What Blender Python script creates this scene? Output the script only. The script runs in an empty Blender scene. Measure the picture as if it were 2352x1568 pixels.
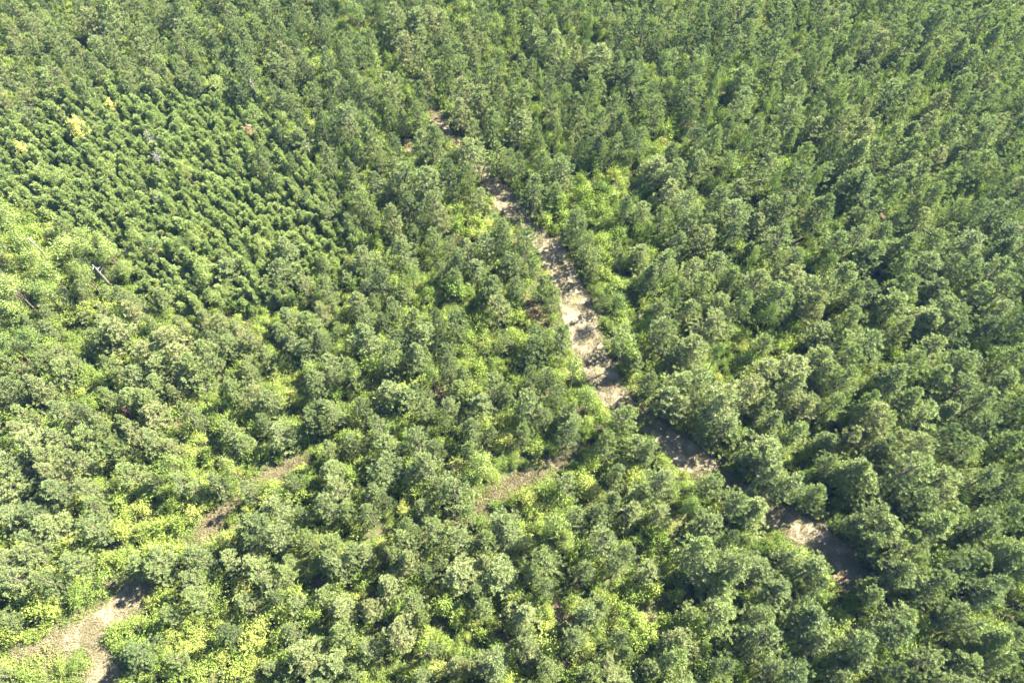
import bpy, math, random
import numpy as np
from mathutils import Vector

# ------------------------------------------------------------------ camera, sky, sun, exposure
SC = bpy.context.scene
COL = SC.collection
CAM_H, PITCH = 75.0, math.radians(58.6)          # height above ground, degrees looking down
cam = bpy.data.objects.new('camera', bpy.data.cameras.new('camera'))
COL.objects.link(cam)
cam.data.sensor_width = 36; cam.data.lens = 24
cam.data.clip_start = 1; cam.data.clip_end = 9000
cam.location = (0, 0, CAM_H); cam.rotation_euler = (math.pi / 2 - PITCH, 0, 0)
SC.camera = cam

SUN_ELEV, SUN_AZ = math.radians(46), math.radians(63)   # azimuth clockwise from +Y
W = bpy.data.worlds.new('World'); SC.world = W; W.use_nodes = True
wn = W.node_tree.nodes; wn.clear()
sky = wn.new('ShaderNodeTexSky'); sky.sky_type = 'NISHITA'; sky.sun_disc = False
sky.sun_elevation = SUN_ELEV; sky.sun_rotation = SUN_AZ
sky.air_density = 1.0; sky.dust_density = 0.6; sky.ozone_density = 2.0
bg = wn.new('ShaderNodeBackground'); bg.inputs['Strength'].default_value = 0.05
wo = wn.new('ShaderNodeOutputWorld')
W.node_tree.links.new(sky.outputs[0], bg.inputs[0]); W.node_tree.links.new(bg.outputs[0], wo.inputs[0])
sl = bpy.data.lights.new('sun', 'SUN'); sl.energy = 5.0; sl.angle = math.radians(0.5); sl.color = (1.0, 0.935, 0.81)
so = bpy.data.objects.new('sun', sl); COL.objects.link(so)
sd = Vector((math.sin(SUN_AZ) * math.cos(SUN_ELEV), math.cos(SUN_AZ) * math.cos(SUN_ELEV), math.sin(SUN_ELEV)))
so.rotation_euler = sd.to_track_quat('Z', 'Y').to_euler(); so.location = sd * 300

SC.view_settings.view_transform = 'Standard'; SC.view_settings.look = 'None'
SC.view_settings.exposure = 2.9; SC.view_settings.gamma = 1.0
SC.view_settings.use_curve_mapping = False
SC.cycles.max_bounces = 6; SC.cycles.diffuse_bounces = 2; SC.cycles.glossy_bounces = 1
SC.cycles.transmission_bounces = 3; SC.cycles.volume_bounces = 0
SC.cycles.use_denoising = True
SC.cycles.use_adaptive_sampling = True; SC.cycles.adaptive_threshold = 0.02
SC.cycles.sample_clamp_indirect = 4.0

rng = np.random.default_rng(11)
R_ = random.Random(5)

# ------------------------------------------------------------------ pixel of the 2352 px wide photo <-> place on the ground
F = 1568.0
sp, cp = math.sin(PITCH), math.cos(PITCH)
def at(px, py, z=0.0):
    dx, v = (px - 1176) / F, (py - 784) / F
    dy, dz = cp - v * sp, -sp - v * cp
    t = (z - CAM_H) / dz
    return dx * t, dy * t
def project(x, y, z):
    f = y * cp + (CAM_H - z) * sp
    u = y * sp - (CAM_H - z) * cp
    return 1176 + F * x / f, 784 - F * u / f, f

def hz(x, y):
    a = 0.28 * np.sin(x * 0.061 + 1.3) * np.cos(y * 0.053) + 0.16 * np.sin(x * 0.13 + y * 0.11)
    d = np.maximum(np.abs(x) / 160.0, np.abs(y - 70) / 160.0)
    return a * np.clip(1.6 - d, 0, 1)

# ------------------------------------------------------------------ materials
def nodes(name):
    m = bpy.data.materials.new(name); m.use_nodes = True
    n = m.node_tree.nodes; n.clear()
    return m, n, m.node_tree.links
def ramp(n, stops):
    r = n.new('ShaderNodeValToRGB'); e = r.color_ramp.elements
    while len(e) < len(stops): e.new(0.5)
    for i, (p, c) in enumerate(stops):
        e[i].position = p; e[i].color = (*c, 1)
    return r
def leaf_material(name, tones, young, rough=0.55, trans=0.28, spec=0.35, isl=0.55, tr_gain=(0.95, 1.15, 0.45)):
    """tones run along the plant's own 'tint'; each needle or leaf varies a little towards 'young'."""
    m, n, l = nodes(name)
    at_ = n.new('ShaderNodeAttribute'); at_.attribute_type = 'INSTANCER'; at_.attribute_name = 'tint'
    r = ramp(n, [(i / (len(tones) - 1), t) for i, t in enumerate(tones)])
    l.new(at_.outputs['Fac'], r.inputs[0])
    g = n.new('ShaderNodeNewGeometry')
    mx = n.new('ShaderNodeMix'); mx.data_type = 'RGBA'
    mr = n.new('ShaderNodeMath'); mr.operation = 'MULTIPLY'; mr.inputs[1].default_value = isl
    l.new(g.outputs['Random Per Island'], mr.inputs[0]); l.new(mr.outputs[0], mx.inputs['Factor'])
    l.new(r.outputs[0], mx.inputs['A']); mx.inputs['B'].default_value = (*young, 1)
    p = n.new('ShaderNodeBsdfPrincipled'); l.new(mx.outputs['Result'], p.inputs['Base Color'])
    p.inputs['Roughness'].default_value = rough; p.inputs['Specular IOR Level'].default_value = spec
    t = n.new('ShaderNodeBsdfTranslucent')
    tm = n.new('ShaderNodeMix'); tm.data_type = 'RGBA'; tm.blend_type = 'MULTIPLY'; tm.inputs['Factor'].default_value = 1
    l.new(mx.outputs['Result'], tm.inputs['A']); tm.inputs['B'].default_value = (*tr_gain, 1)
    l.new(tm.outputs['Result'], t.inputs[0])
    s = n.new('ShaderNodeMixShader'); s.inputs[0].default_value = trans
    l.new(p.outputs[0], s.inputs[1]); l.new(t.outputs[0], s.inputs[2])
    o = n.new('ShaderNodeOutputMaterial'); l.new(s.outputs[0], o.inputs[0])
    return m
def bark_material(name, a, b):
    m, n, l = nodes(name)
    tc = n.new('ShaderNodeTexCoord'); nt = n.new('ShaderNodeTexNoise'); nt.inputs['Scale'].default_value = 6
    l.new(tc.outputs['Object'], nt.inputs[0]); r = ramp(n, [(0.35, a), (0.65, b)]); l.new(nt.outputs[0], r.inputs[0])
    p = n.new('ShaderNodeBsdfPrincipled'); l.new(r.outputs[0], p.inputs['Base Color']); p.inputs['Roughness'].default_value = 0.9
    bm_ = n.new('ShaderNodeBump'); bm_.inputs['Strength'].default_value = 0.6; l.new(nt.outputs[0], bm_.inputs['Height'])
    l.new(bm_.outputs[0], p.inputs['Normal'])
    o = n.new('ShaderNodeOutputMaterial'); l.new(p.outputs[0], o.inputs[0]); return m
def ground_material(name, layers, bump=0.5):
    """layers: list of (noise scale, low, high, colour) mixed one over the other."""
    m, n, l = nodes(name)
    tc = n.new('ShaderNodeTexCoord'); cur = None
    for i, (sc, lo, hi, c) in enumerate(layers):
        if cur is None:
            cur = n.new('ShaderNodeRGB'); cur.outputs[0].default_value = (*c, 1); cur = cur.outputs[0]; continue
        mp = n.new('ShaderNodeMapping'); mp.inputs['Location'].default_value = (i * 13.1, i * 7.7, 0)
        l.new(tc.outputs['Object'], mp.inputs[0])
        nt = n.new('ShaderNodeTexNoise'); nt.inputs['Scale'].default_value = sc; nt.inputs['Detail'].default_value = 6
        nt.inputs['Roughness'].default_value = 0.65
        l.new(mp.outputs[0], nt.inputs[0])
        mr = n.new('ShaderNodeMapRange'); mr.inputs[1].default_value = lo; mr.inputs[2].default_value = hi
        l.new(nt.outputs[0], mr.inputs[0])
        mx = n.new('ShaderNodeMix'); mx.data_type = 'RGBA'
        l.new(mr.outputs[0], mx.inputs['Factor']); l.new(cur, mx.inputs['A']); mx.inputs['B'].default_value = (*c, 1)
        cur = mx.outputs['Result']
    nb = n.new('ShaderNodeTexNoise'); nb.inputs['Scale'].default_value = 5; nb.inputs['Detail'].default_value = 8
    l.new(tc.outputs['Object'], nb.inputs[0])
    b = n.new('ShaderNodeBump'); b.inputs['Strength'].default_value = bump; b.inputs['Distance'].default_value = 0.05
    l.new(nb.outputs[0], b.inputs['Height'])
    p = n.new('ShaderNodeBsdfPrincipled'); l.new(cur, p.inputs['Base Color']); p.inputs['Roughness'].default_value = 0.95
    p.inputs['Specular IOR Level'].default_value = 0.1; l.new(b.outputs[0], p.inputs['Normal'])
    o = n.new('ShaderNodeOutputMaterial'); l.new(p.outputs[0], o.inputs[0]); return m

M_PINE = leaf_material('pine_needles', [(0.086, 0.128, 0.048), (0.130, 0.176, 0.062), (0.186, 0.228, 0.092), (0.180, 0.236, 0.070), (0.226, 0.260, 0.104), (0.240, 0.252, 0.104)],
                       (0.285, 0.325, 0.140), rough=0.65, trans=0.22, spec=0.18, isl=0.45)
M_YOUNG = leaf_material('young_pine_needles', [(0.175, 0.240, 0.080), (0.230, 0.295, 0.096), (0.280, 0.330, 0.115)],
                        (0.35, 0.40, 0.155), rough=0.6, trans=0.28, spec=0.25)
M_SHRUB = leaf_material('shrub_leaves', [(0.066, 0.125, 0.022), (0.120, 0.190, 0.033), (0.170, 0.240, 0.042), (0.225, 0.285, 0.052), (0.280, 0.300, 0.075)],
                        (0.29, 0.335, 0.08), rough=0.5, trans=0.28, spec=0.25)
M_BROAD = leaf_material('broad_leaves', [(0.078, 0.130, 0.034), (0.122, 0.182, 0.043), (0.172, 0.230, 0.055), (0.225, 0.270, 0.070)],
                       (0.26, 0.30, 0.09), rough=0.5, trans=0.26, spec=0.3)
M_COVER = leaf_material('weed_leaves', [(0.060, 0.108, 0.020), (0.120, 0.180, 0.033), (0.190, 0.230, 0.050), (0.255, 0.235, 0.105)],
                        (0.24, 0.275, 0.08), rough=0.65, trans=0.24, spec=0.2)
M_YELLOW = leaf_material('yellow_leaves', [(0.42, 0.40, 0.10), (0.50, 0.44, 0.12)], (0.58, 0.52, 0.18), trans=0.3)
M_RUST = leaf_material('rust_leaves', [(0.13, 0.075, 0.045), (0.27, 0.18, 0.10)], (0.26, 0.19, 0.11), trans=0.2)
M_STRAW = leaf_material('dry_grass', [(0.22, 0.175, 0.105), (0.27, 0.22, 0.14)], (0.20, 0.22, 0.09), trans=0.15, spec=0.2)
M_BARK = bark_material('pine_bark', (0.10, 0.07, 0.05), (0.22, 0.16, 0.12))
M_LIMB = bark_material('pine_limb_bark', (0.050, 0.042, 0.030), (0.085, 0.070, 0.050))
M_PALEWOOD = bark_material('weathered_trunk', (0.24, 0.22, 0.20), (0.42, 0.39, 0.36))
M_GREYWOOD = bark_material('bare_grey_wood', (0.16, 0.145, 0.135), (0.27, 0.25, 0.235))
M_GROUND = ground_material('forest_floor', [(0, 0, 0, (0.090, 0.066, 0.042)), (0.35, 0.36, 0.54, (0.050, 0.075, 0.020)),
                                            (1.6, 0.48, 0.68, (0.115, 0.085, 0.052)), (6.0, 0.55, 0.75, (0.040, 0.050, 0.022))])
M_SOIL = ground_material('reddish_soil', [(0, 0, 0, (0.185, 0.118, 0.078)), (1.2, 0.45, 0.62, (0.235, 0.175, 0.120)), (5.0, 0.5, 0.68, (0.10, 0.07, 0.042)), (2.0, 0.55, 0.68, (0.09, 0.12, 0.04))], bump=0.7)
M_TRACK = ground_material('dry_track', [(0, 0, 0, (0.225, 0.190, 0.132)), (0.5, 0.45, 0.65, (0.190, 0.158, 0.106)), (3.0, 0.48, 0.66, (0.235, 0.200, 0.142)),
                                        (9.0, 0.58, 0.75, (0.17, 0.13, 0.08)), (0.8, 0.52, 0.66, (0.135, 0.150, 0.060))], bump=0.7)

# ------------------------------------------------------------------ mesh helpers
class MB:
    def __init__(self): self.v = []; self.f = []; self.mi = []
    def leaf(self, p, d, n, L, w, k=0):
        """a pointed blade or leaf: 4-corner kite from p along d."""
        s = d.cross(n)
        if s.length < 1e-5: s = d.orthogonal()
        s.normalize(); i = len(self.v)
        self.v += [p, p + d * (L * 0.5) + s * (w * 0.5), p + d * L, p + d * (L * 0.5) - s * (w * 0.5)]
        self.f.append((i, i + 1, i + 2, i + 3)); self.mi.append(k)
    def blade(self, p, d, n, L, w, k=0):
        s = d.cross(n)
        if s.length < 1e-5: s = d.orthogonal()
        s.normalize(); i = len(self.v)
        self.v += [p - s * (w * 0.3), p + s * (w * 0.3), p + d * L * 0.75 + s * (w * 0.6), p + d * L * 0.75 - s * (w * 0.6)]
        self.f.append((i, i + 1, i + 2, i + 3)); self.mi.append(k)
    def tube(self, pts, rs, n=5, k=0):
        rings = []
        for j, (p, r) in enumerate(zip(pts, rs)):
            a = pts[min(j + 1, len(pts) - 1)] - pts[max(j - 1, 0)]; a.normalize()
            u = a.orthogonal().normalized(); w = a.cross(u)
            i = len(self.v); rings.append(i)
            for q in range(n):
                t = 2 * math.pi * q / n
                self.v.append(p + (u * math.cos(t) + w * math.sin(t)) * r)
        for a, b in zip(rings, rings[1:]):
            for q in range(n):
                self.f.append((a + q, a + (q + 1) % n, b + (q + 1) % n, b + q)); self.mi.append(k)
        self.f.append(tuple(rings[-1] + q for q in range(n))); self.mi.append(k)
    def mesh(self, name, *mats):
        me = bpy.data.meshes.new(name)
        me.from_pydata([tuple(x) for x in self.v], [], self.f)
        for m in mats: me.materials.append(m)
        me.polygons.foreach_set('material_index', self.mi); me.update(); return me
def rv():
    while True:
        v = Vector((R_.uniform(-1, 1), R_.uniform(-1, 1), R_.uniform(-1, 1)))
        if 0.05 < v.length < 1: return v.normalized()
U = R_.uniform

# ------------------------------------------------------------------ plants (each returns meshes in its own space, base at 0)
def pine(h, rad, zb, pointy, nl, per=5, dens=1.0, ragged=0.15, cone=False):
    cr, tr = MB(), MB()
    lean = Vector((U(-.02, .02), U(-.02, .02), 0))
    def axis(z): return lean * (z * z / h) + Vector((0, 0, z))
    trunk = [axis(z) for z in (0, .25 * h, .5 * h, .75 * h, .96 * h)]
    r0 = 0.017 * h
    tr.tube([trunk[0] - Vector((0, 0, .3))] + trunk, [r0 * 1.25, r0 * 1.1, r0 * .85, r0 * .65, r0 * .4, r0 * .12], 7)
    ph = [U(0, 6.28) for _ in range(4)]
    def lob(a, t):    # uneven outline
        return 1 + ragged * (.55 * math.sin(2 * a + ph[0] + 2.5 * t) + .5 * math.sin(3 * a + ph[1] - 4 * t) + .35 * math.sin(5 * a + ph[2] + 7 * t))
    for i in range(nl):
        t = (i + U(-.25, .25)) / (nl - 1); t = min(1, max(0, t))
        z = zb + (h - zb) * t * .93
        prof = max(.05, 1 - t ** 2.1) ** pointy * (0.74 + 0.26 * min(1, t / 0.25))
        if cone: prof = max(.06, 1 - t) ** .85
        nb = max(3, int(per * (0.5 + 0.55 * prof) + U(0, 1.2)))
        a0 = U(0, 6.28)
        for b in range(nb):
            a = a0 + 6.283 * b / nb + U(-.4, .4)
            L = rad * prof * U(1 - ragged * 1.7, 1.12) * lob(a, t) + 0.10
            lift = math.radians(4 + 50 * t + U(-14, 16))
            out = Vector((math.cos(a), math.sin(a), 0))
            o = axis(z - .12 * L)
            tip = o + out * L * math.cos(lift * .6) + Vector((0, 0, L * math.sin(lift) * .75))
            midp = o + out * L * .55 * math.cos(lift * .6) + Vector((0, 0, L * .25 * math.sin(lift)))
            tr.tube([o, midp, tip], [.035, .02, .006], 3, 1)
            bd = (tip - midp).normalized(); side = bd.cross(Vector((0, 0, 1))).normalized()
            for fr, sd_ in ((.3, .4), (.45, .8), (.62, -1.1), (.76, 1.2), (.88, -1.2), (1.0, 0), (.97, .8)):
                if L < .6 and fr < .6: continue
                if U(0, 1) > dens: continue
                base = o.lerp(tip, fr) if fr > .6 else o.lerp(midp, fr / .6)
                c = base + side * sd_ * L * .25 * U(.5, 1.2) + Vector((0, 0, U(-.08, .12)))
                dd = (bd + side * sd_ * .6 + Vector((0, 0, .5))).normalized()
                for k in range(3):
                    cc = c + rv() * U(.02, .17) + dd * .1 * k
                    on = (out * (1 - t * .6) + Vector((0, 0, .35 + .7 * t))).normalized()
                    for q in range(13):
                        d = (dd * 1.0 + rv() + Vector((0, 0, .2))).normalized()
                        cr.blade(cc, d, on * 1.1 + rv(), U(.22, .42), U(.028, .046))
    for m_ in range(7):   # top shoots
        o = axis(h * .9) + Vector((U(-.3, .3), U(-.3, .3), U(-.15, .1))) * rad / 1.9
        for q in range(16):
            cr.blade(o + Vector((0, 0, U(0, .5))), (Vector((0, 0, .8)) + rv()).normalized(), rv() + Vector((0, 0, .5)), U(.2, .32), .045)
    return cr, tr

def lobed(h, rad, lobes, leaves, ls, zc=0.55, squash=0.8, col=False):
    """leafy crown of overlapping uneven clumps; leaf-sized faces spread over and through each clump."""
    cr, st = MB(), MB()
    st.tube([Vector((0, 0, -.2)), Vector((U(-.1, .1), U(-.1, .1), h * .5)), Vector((U(-.2, .2), U(-.2, .2), h * .85))], [.035 * h ** .6, .025 * h ** .6, .01], 6)
    cen = []
    for i in range(lobes):
        a = U(0, 6.28); q = math.sqrt(U(0, 1)); zt = U(0, 1)
        if col: rr = rad * (1 - zt * .85) * q; z = h * (.2 + .75 * zt)
        else: rr = rad * .72 * q; z = h * (zc + (1 - zc) * (1 - q * q) * U(.5, 1) - U(0, .35) * zc)
        lr = rad * U(.28, .5) * (1 - (zt * .4 if col else 0))
        cen.append((Vector((rr * math.cos(a), rr * math.sin(a), z)), lr))
        st.tube([Vector((0, 0, z * .45)), cen[-1][0]], [.02, .008], 3)
    for c, lr in cen:
        m = int(leaves * (lr / (rad * .4)) ** 2)
        gx = rv()
        for i in range(m):
            n = rv()
            if n.z < -.45 and U(0, 1) < .75: continue
            if n.dot(gx) > .72 and U(0, 1) < .5: continue
            rr = lr * (U(.55, 1.08) if U(0, 1) < .85 else U(.1, .6))
            p = c + Vector((n.x, n.y, n.z * squash)) * rr
            if p.z < .05: p.z = U(.05, .2)
            nn = (n * .8 + rv() * .7 + Vector((0, 0, .3))).normalized()
            d = nn.cross(rv()); d = (d.normalized() if d.length > .01 else nn.orthogonal().normalized())
            cr.leaf(p, d, nn, ls * U(.7, 1.4), ls * U(.5, .9))
        for i in range(max(4, m // 25)):    # shoots that stand out of the outline
            n = rv(); n.z = abs(n.z)
            p = c + n * lr * .9
            for k in range(6):
                cr.leaf(p + n * k * .09 * ls / .16, (n + rv()).normalized(), rv(), ls, ls * .6)
    return cr, st

def bare(h, rad, twigs=70):
    t = MB()
    t.tube([Vector((0, 0, -.2)), Vector((.1, 0, h * .4)), Vector((.05, .1, h * .75)), Vector((.1, .15, h))], [.10, .08, .05, .015], 6)
    for i in range(16):
        z = h * U(.45, .95); a = U(0, 6.28); L = rad * U(.5, 1) * (1.3 - z / h)
        e = Vector((math.cos(a) * L, math.sin(a) * L, z + L * U(.3, .8)))
        o = Vector((.08, .06, z)); m_ = o.lerp(e, .5) + rv() * .1
        t.tube([o, m_, e], [.035, .02, .008], 4)
        for k in range(twigs // 10):
            q = o.lerp(e, U(.3, 1)); t.tube([q, q + (rv() + (e - o).normalized()).normalized() * U(.3, .8)], [.016, .005], 3)
    return t

def weed_patch(rad, n, hgt, ls, grass=.35):
    c = MB()
    tops = [(U(-rad, rad) * .7, U(-rad, rad) * .7, U(.25, .45) * rad, U(.4, 1) * hgt) for _ in range(6)]
    for i in range(n):
        cx, cy, cr_, ch = tops[i % 6]
        a = U(0, 6.28); q = U(0, 1) ** .6
        x, y = cx + cr_ * q * math.cos(a) * 1.3, cy + cr_ * q * math.sin(a) * 1.3
        z = ch * (1 - q * q) * U(.6, 1) + .03
        if U(0, 1) < grass:
            c.blade(Vector((x, y, max(0, z - .15))), (Vector((0, 0, 1)) + rv() * .7).normalized(), rv(), U(.2, .4), .035)
        else:
            nn = (Vector((0, 0, 1)) + rv() * .9).normalized(); d = nn.orthogonal().normalized()
            d = (d + rv() * .3).normalized()
            c.leaf(Vector((x, y, z)), d, nn, ls * U(.6, 1.3), ls * U(.5, .9))
    return c

# ------------------------------------------------------------------ object helpers
def tag(o, label=None, cat=None, group=None, kind=None):
    if label: o['label'] = label
    if cat: o['category'] = cat
    if group: o['group'] = group
    if kind: o['kind'] = kind
def link(name, me, parent=None):
    o = bpy.data.objects.new(name, me); COL.objects.link(o)
    if parent: o.parent = parent
    return o

# ------------------------------------------------------------------ GROUND
def grid_axis(lo, hi, step, far):
    a = list(np.arange(lo, hi + step / 2, step))
    s = step; x = a[-1]; r = []
    while x < far: s *= 1.5; x += s; r.append(x)
    s = step; x = a[0]; l_ = []
    while x > -far: s *= 1.5; x -= s; l_.append(x)
    return np.array(l_[::-1] + a + r)
gx, gy = grid_axis(-130, 130, 1.5, 4000), grid_axis(-40, 190, 1.5, 4000)
X, Y = np.meshgrid(gx, gy); Z = hz(X, Y)
me = bpy.data.meshes.new('ground')
nx, ny = len(gx), len(gy)
idx = np.arange(nx * ny).reshape(ny, nx)
quads = np.stack([idx[:-1, :-1], idx[:-1, 1:], idx[1:, 1:], idx[1:, :-1]], -1).reshape(-1, 4)
me.from_pydata(np.stack([X, Y, Z], -1).reshape(-1, 3).tolist(), [], quads.tolist()); me.materials.append(M_GROUND)
me.polygons.foreach_set('use_smooth', [True] * len(me.polygons))
tag(link('ground', me), kind='structure')

# tracks: centre line in photo pixels with half width in metres
def smooth(pts, n=10):
    P = [np.array(at(a, b) + (w,)) for a, b, w in pts]
    P = [2 * P[0] - P[1]] + P + [2 * P[-1] - P[-2]]
    out = []
    for i in range(1, len(P) - 2):
        for k in range(n):
            t = k / n
            out.append(.5 * ((2 * P[i]) + (-P[i - 1] + P[i + 1]) * t + (2 * P[i - 1] - 5 * P[i] + 4 * P[i + 1] - P[i + 2]) * t * t
                             + (-P[i - 1] + 3 * P[i] - 3 * P[i + 1] + P[i + 2]) * t ** 3))
    out.append(P[-2]); return np.array(out)
MAIN = smooth([(985, 250, .3), (1003, 278, 1.2), (1050, 330, .5), (1115, 405, 1.1), (1158, 458, 1.9), (1205, 512, 1.0),
               (1262, 570, 1.9), (1290, 625, 1.9), (1325, 700, 2.1), (1345, 780, 2.1), (1378, 850, 2.0), (1412, 910, 1.9), (1448, 948, 1.2), (1490, 975, 1.3),
               (1570, 1040, 1.7), (1640, 1087, 1.3), (1690, 1122, .9), (1740, 1160, 1.2), (1795, 1195, 1.7), (1885, 1240, 1.6), (1950, 1300, 1.3), (2000, 1355, .7), (2040, 1410, .4)])
SIDE = smooth([(1335, 1030, .2), (1312, 1045, .45), (1290, 1055, .62), (1240, 1080, .6), (1190, 1107, .48), (1140, 1140, .4), (1100, 1172, .32), (1050, 1215, .4)], 8)
UPPER = smooth([(700, 1055, .2), (670, 1068, .5), (635, 1085, .65), (590, 1108, .4), (558, 1135, .35), (535, 1158, .6), (495, 1195, .65), (468, 1225, .6), (448, 1248, .25)], 8)
LOWER = smooth([(355, 1342, .4),
                (300, 1368, 1.35), (245, 1415, 1.35), (165, 1462, 1.15), (110, 1482, .6), (40, 1496, .2)], 8)
SPUR = smooth([(200, 1440, .8), (225, 1480, .8), (235, 1520, 1.1), (238, 1568, 1.5), (240, 1650, 1.3)], 8)
def ribbon(name, P, seed, lift):
    rg = np.random.default_rng(seed); n = len(P)
    d = np.gradient(P[:, :2], axis=0); d /= np.linalg.norm(d, axis=1)[:, None] + 1e-9
    nr = np.stack([-d[:, 1], d[:, 0]], 1)
    off = [np.convolve(rg.normal(0, .3, n + 4), np.ones(3) / 3, 'same')[2:-2] for _ in range(2)]
    K = 8; V = []
    for i in range(n):
        a, b = P[i, 2] + off[0][i], P[i, 2] + off[1][i]
        for k in range(K + 1):
            t = k / K; o = -b + (a + b) * t
            x, y = P[i, 0] + nr[i, 0] * o, P[i, 1] + nr[i, 1] * o
            V.append((x, y, float(hz(x, y)) + lift))
    Fc = [(i * (K + 1) + k, i * (K + 1) + k + 1, (i + 1) * (K + 1) + k + 1, (i + 1) * (K + 1) + k) for i in range(n - 1) for k in range(K)]
    m = bpy.data.meshes.new(name); m.from_pydata(V, [], Fc); m.materials.append(M_TRACK)
    m.polygons.foreach_set('use_smooth', [True] * len(Fc))
    o = link(name, m); tag(o, kind='structure'); return o
ribbon('track', MAIN, 1, .050); ribbon('path', SIDE, 2, .056); ribbon('path', LOWER, 3, .056); ribbon('path', UPPER, 5, .056); ribbon('path', SPUR, 4, .062)
BARE = [smooth([(1172, 640, .3), (1190, 670, .7), (1215, 698, .9), (1240, 722, .9), (1262, 735, .4)], 6), smooth([(1235, 1385, .3), (1262, 1392, .9), (1300, 1400, 1.1), (1345, 1405, .5)], 6),
        smooth([(1455, 1400, .4), (1490, 1402, .9), (1530, 1398, .5)], 6), smooth([(1890, 1345, .3), (1930, 1338, .8), (1975, 1325, .8)], 6), smooth([(930, 300, .3), (938, 335, .5), (945, 365, .3)], 6),
        smooth([(1190, 1540, .3), (1215, 1530, .7), (1240, 1512, .4)], 6), smooth([(1930, 1420, .3), (1955, 1440, .7), (1990, 1470, .3)], 6)]
TR = np.concatenate([MAIN, SIDE, LOWER, SPUR, UPPER])
for i_, p_ in enumerate(BARE):
    o_ = ribbon('bare_soil', p_, 11 + i_, .045); o_.data.materials[0] = M_SOIL
def track_gap(x, y):
    """metres from the edge of the nearest track (negative on it)."""
    x = np.atleast_1d(x); y = np.atleast_1d(y)
    return np.min(np.hypot(x[:, None] - TR[None, :, 0], y[:, None] - TR[None, :, 1]) - TR[None, :, 2], axis=1)
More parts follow.
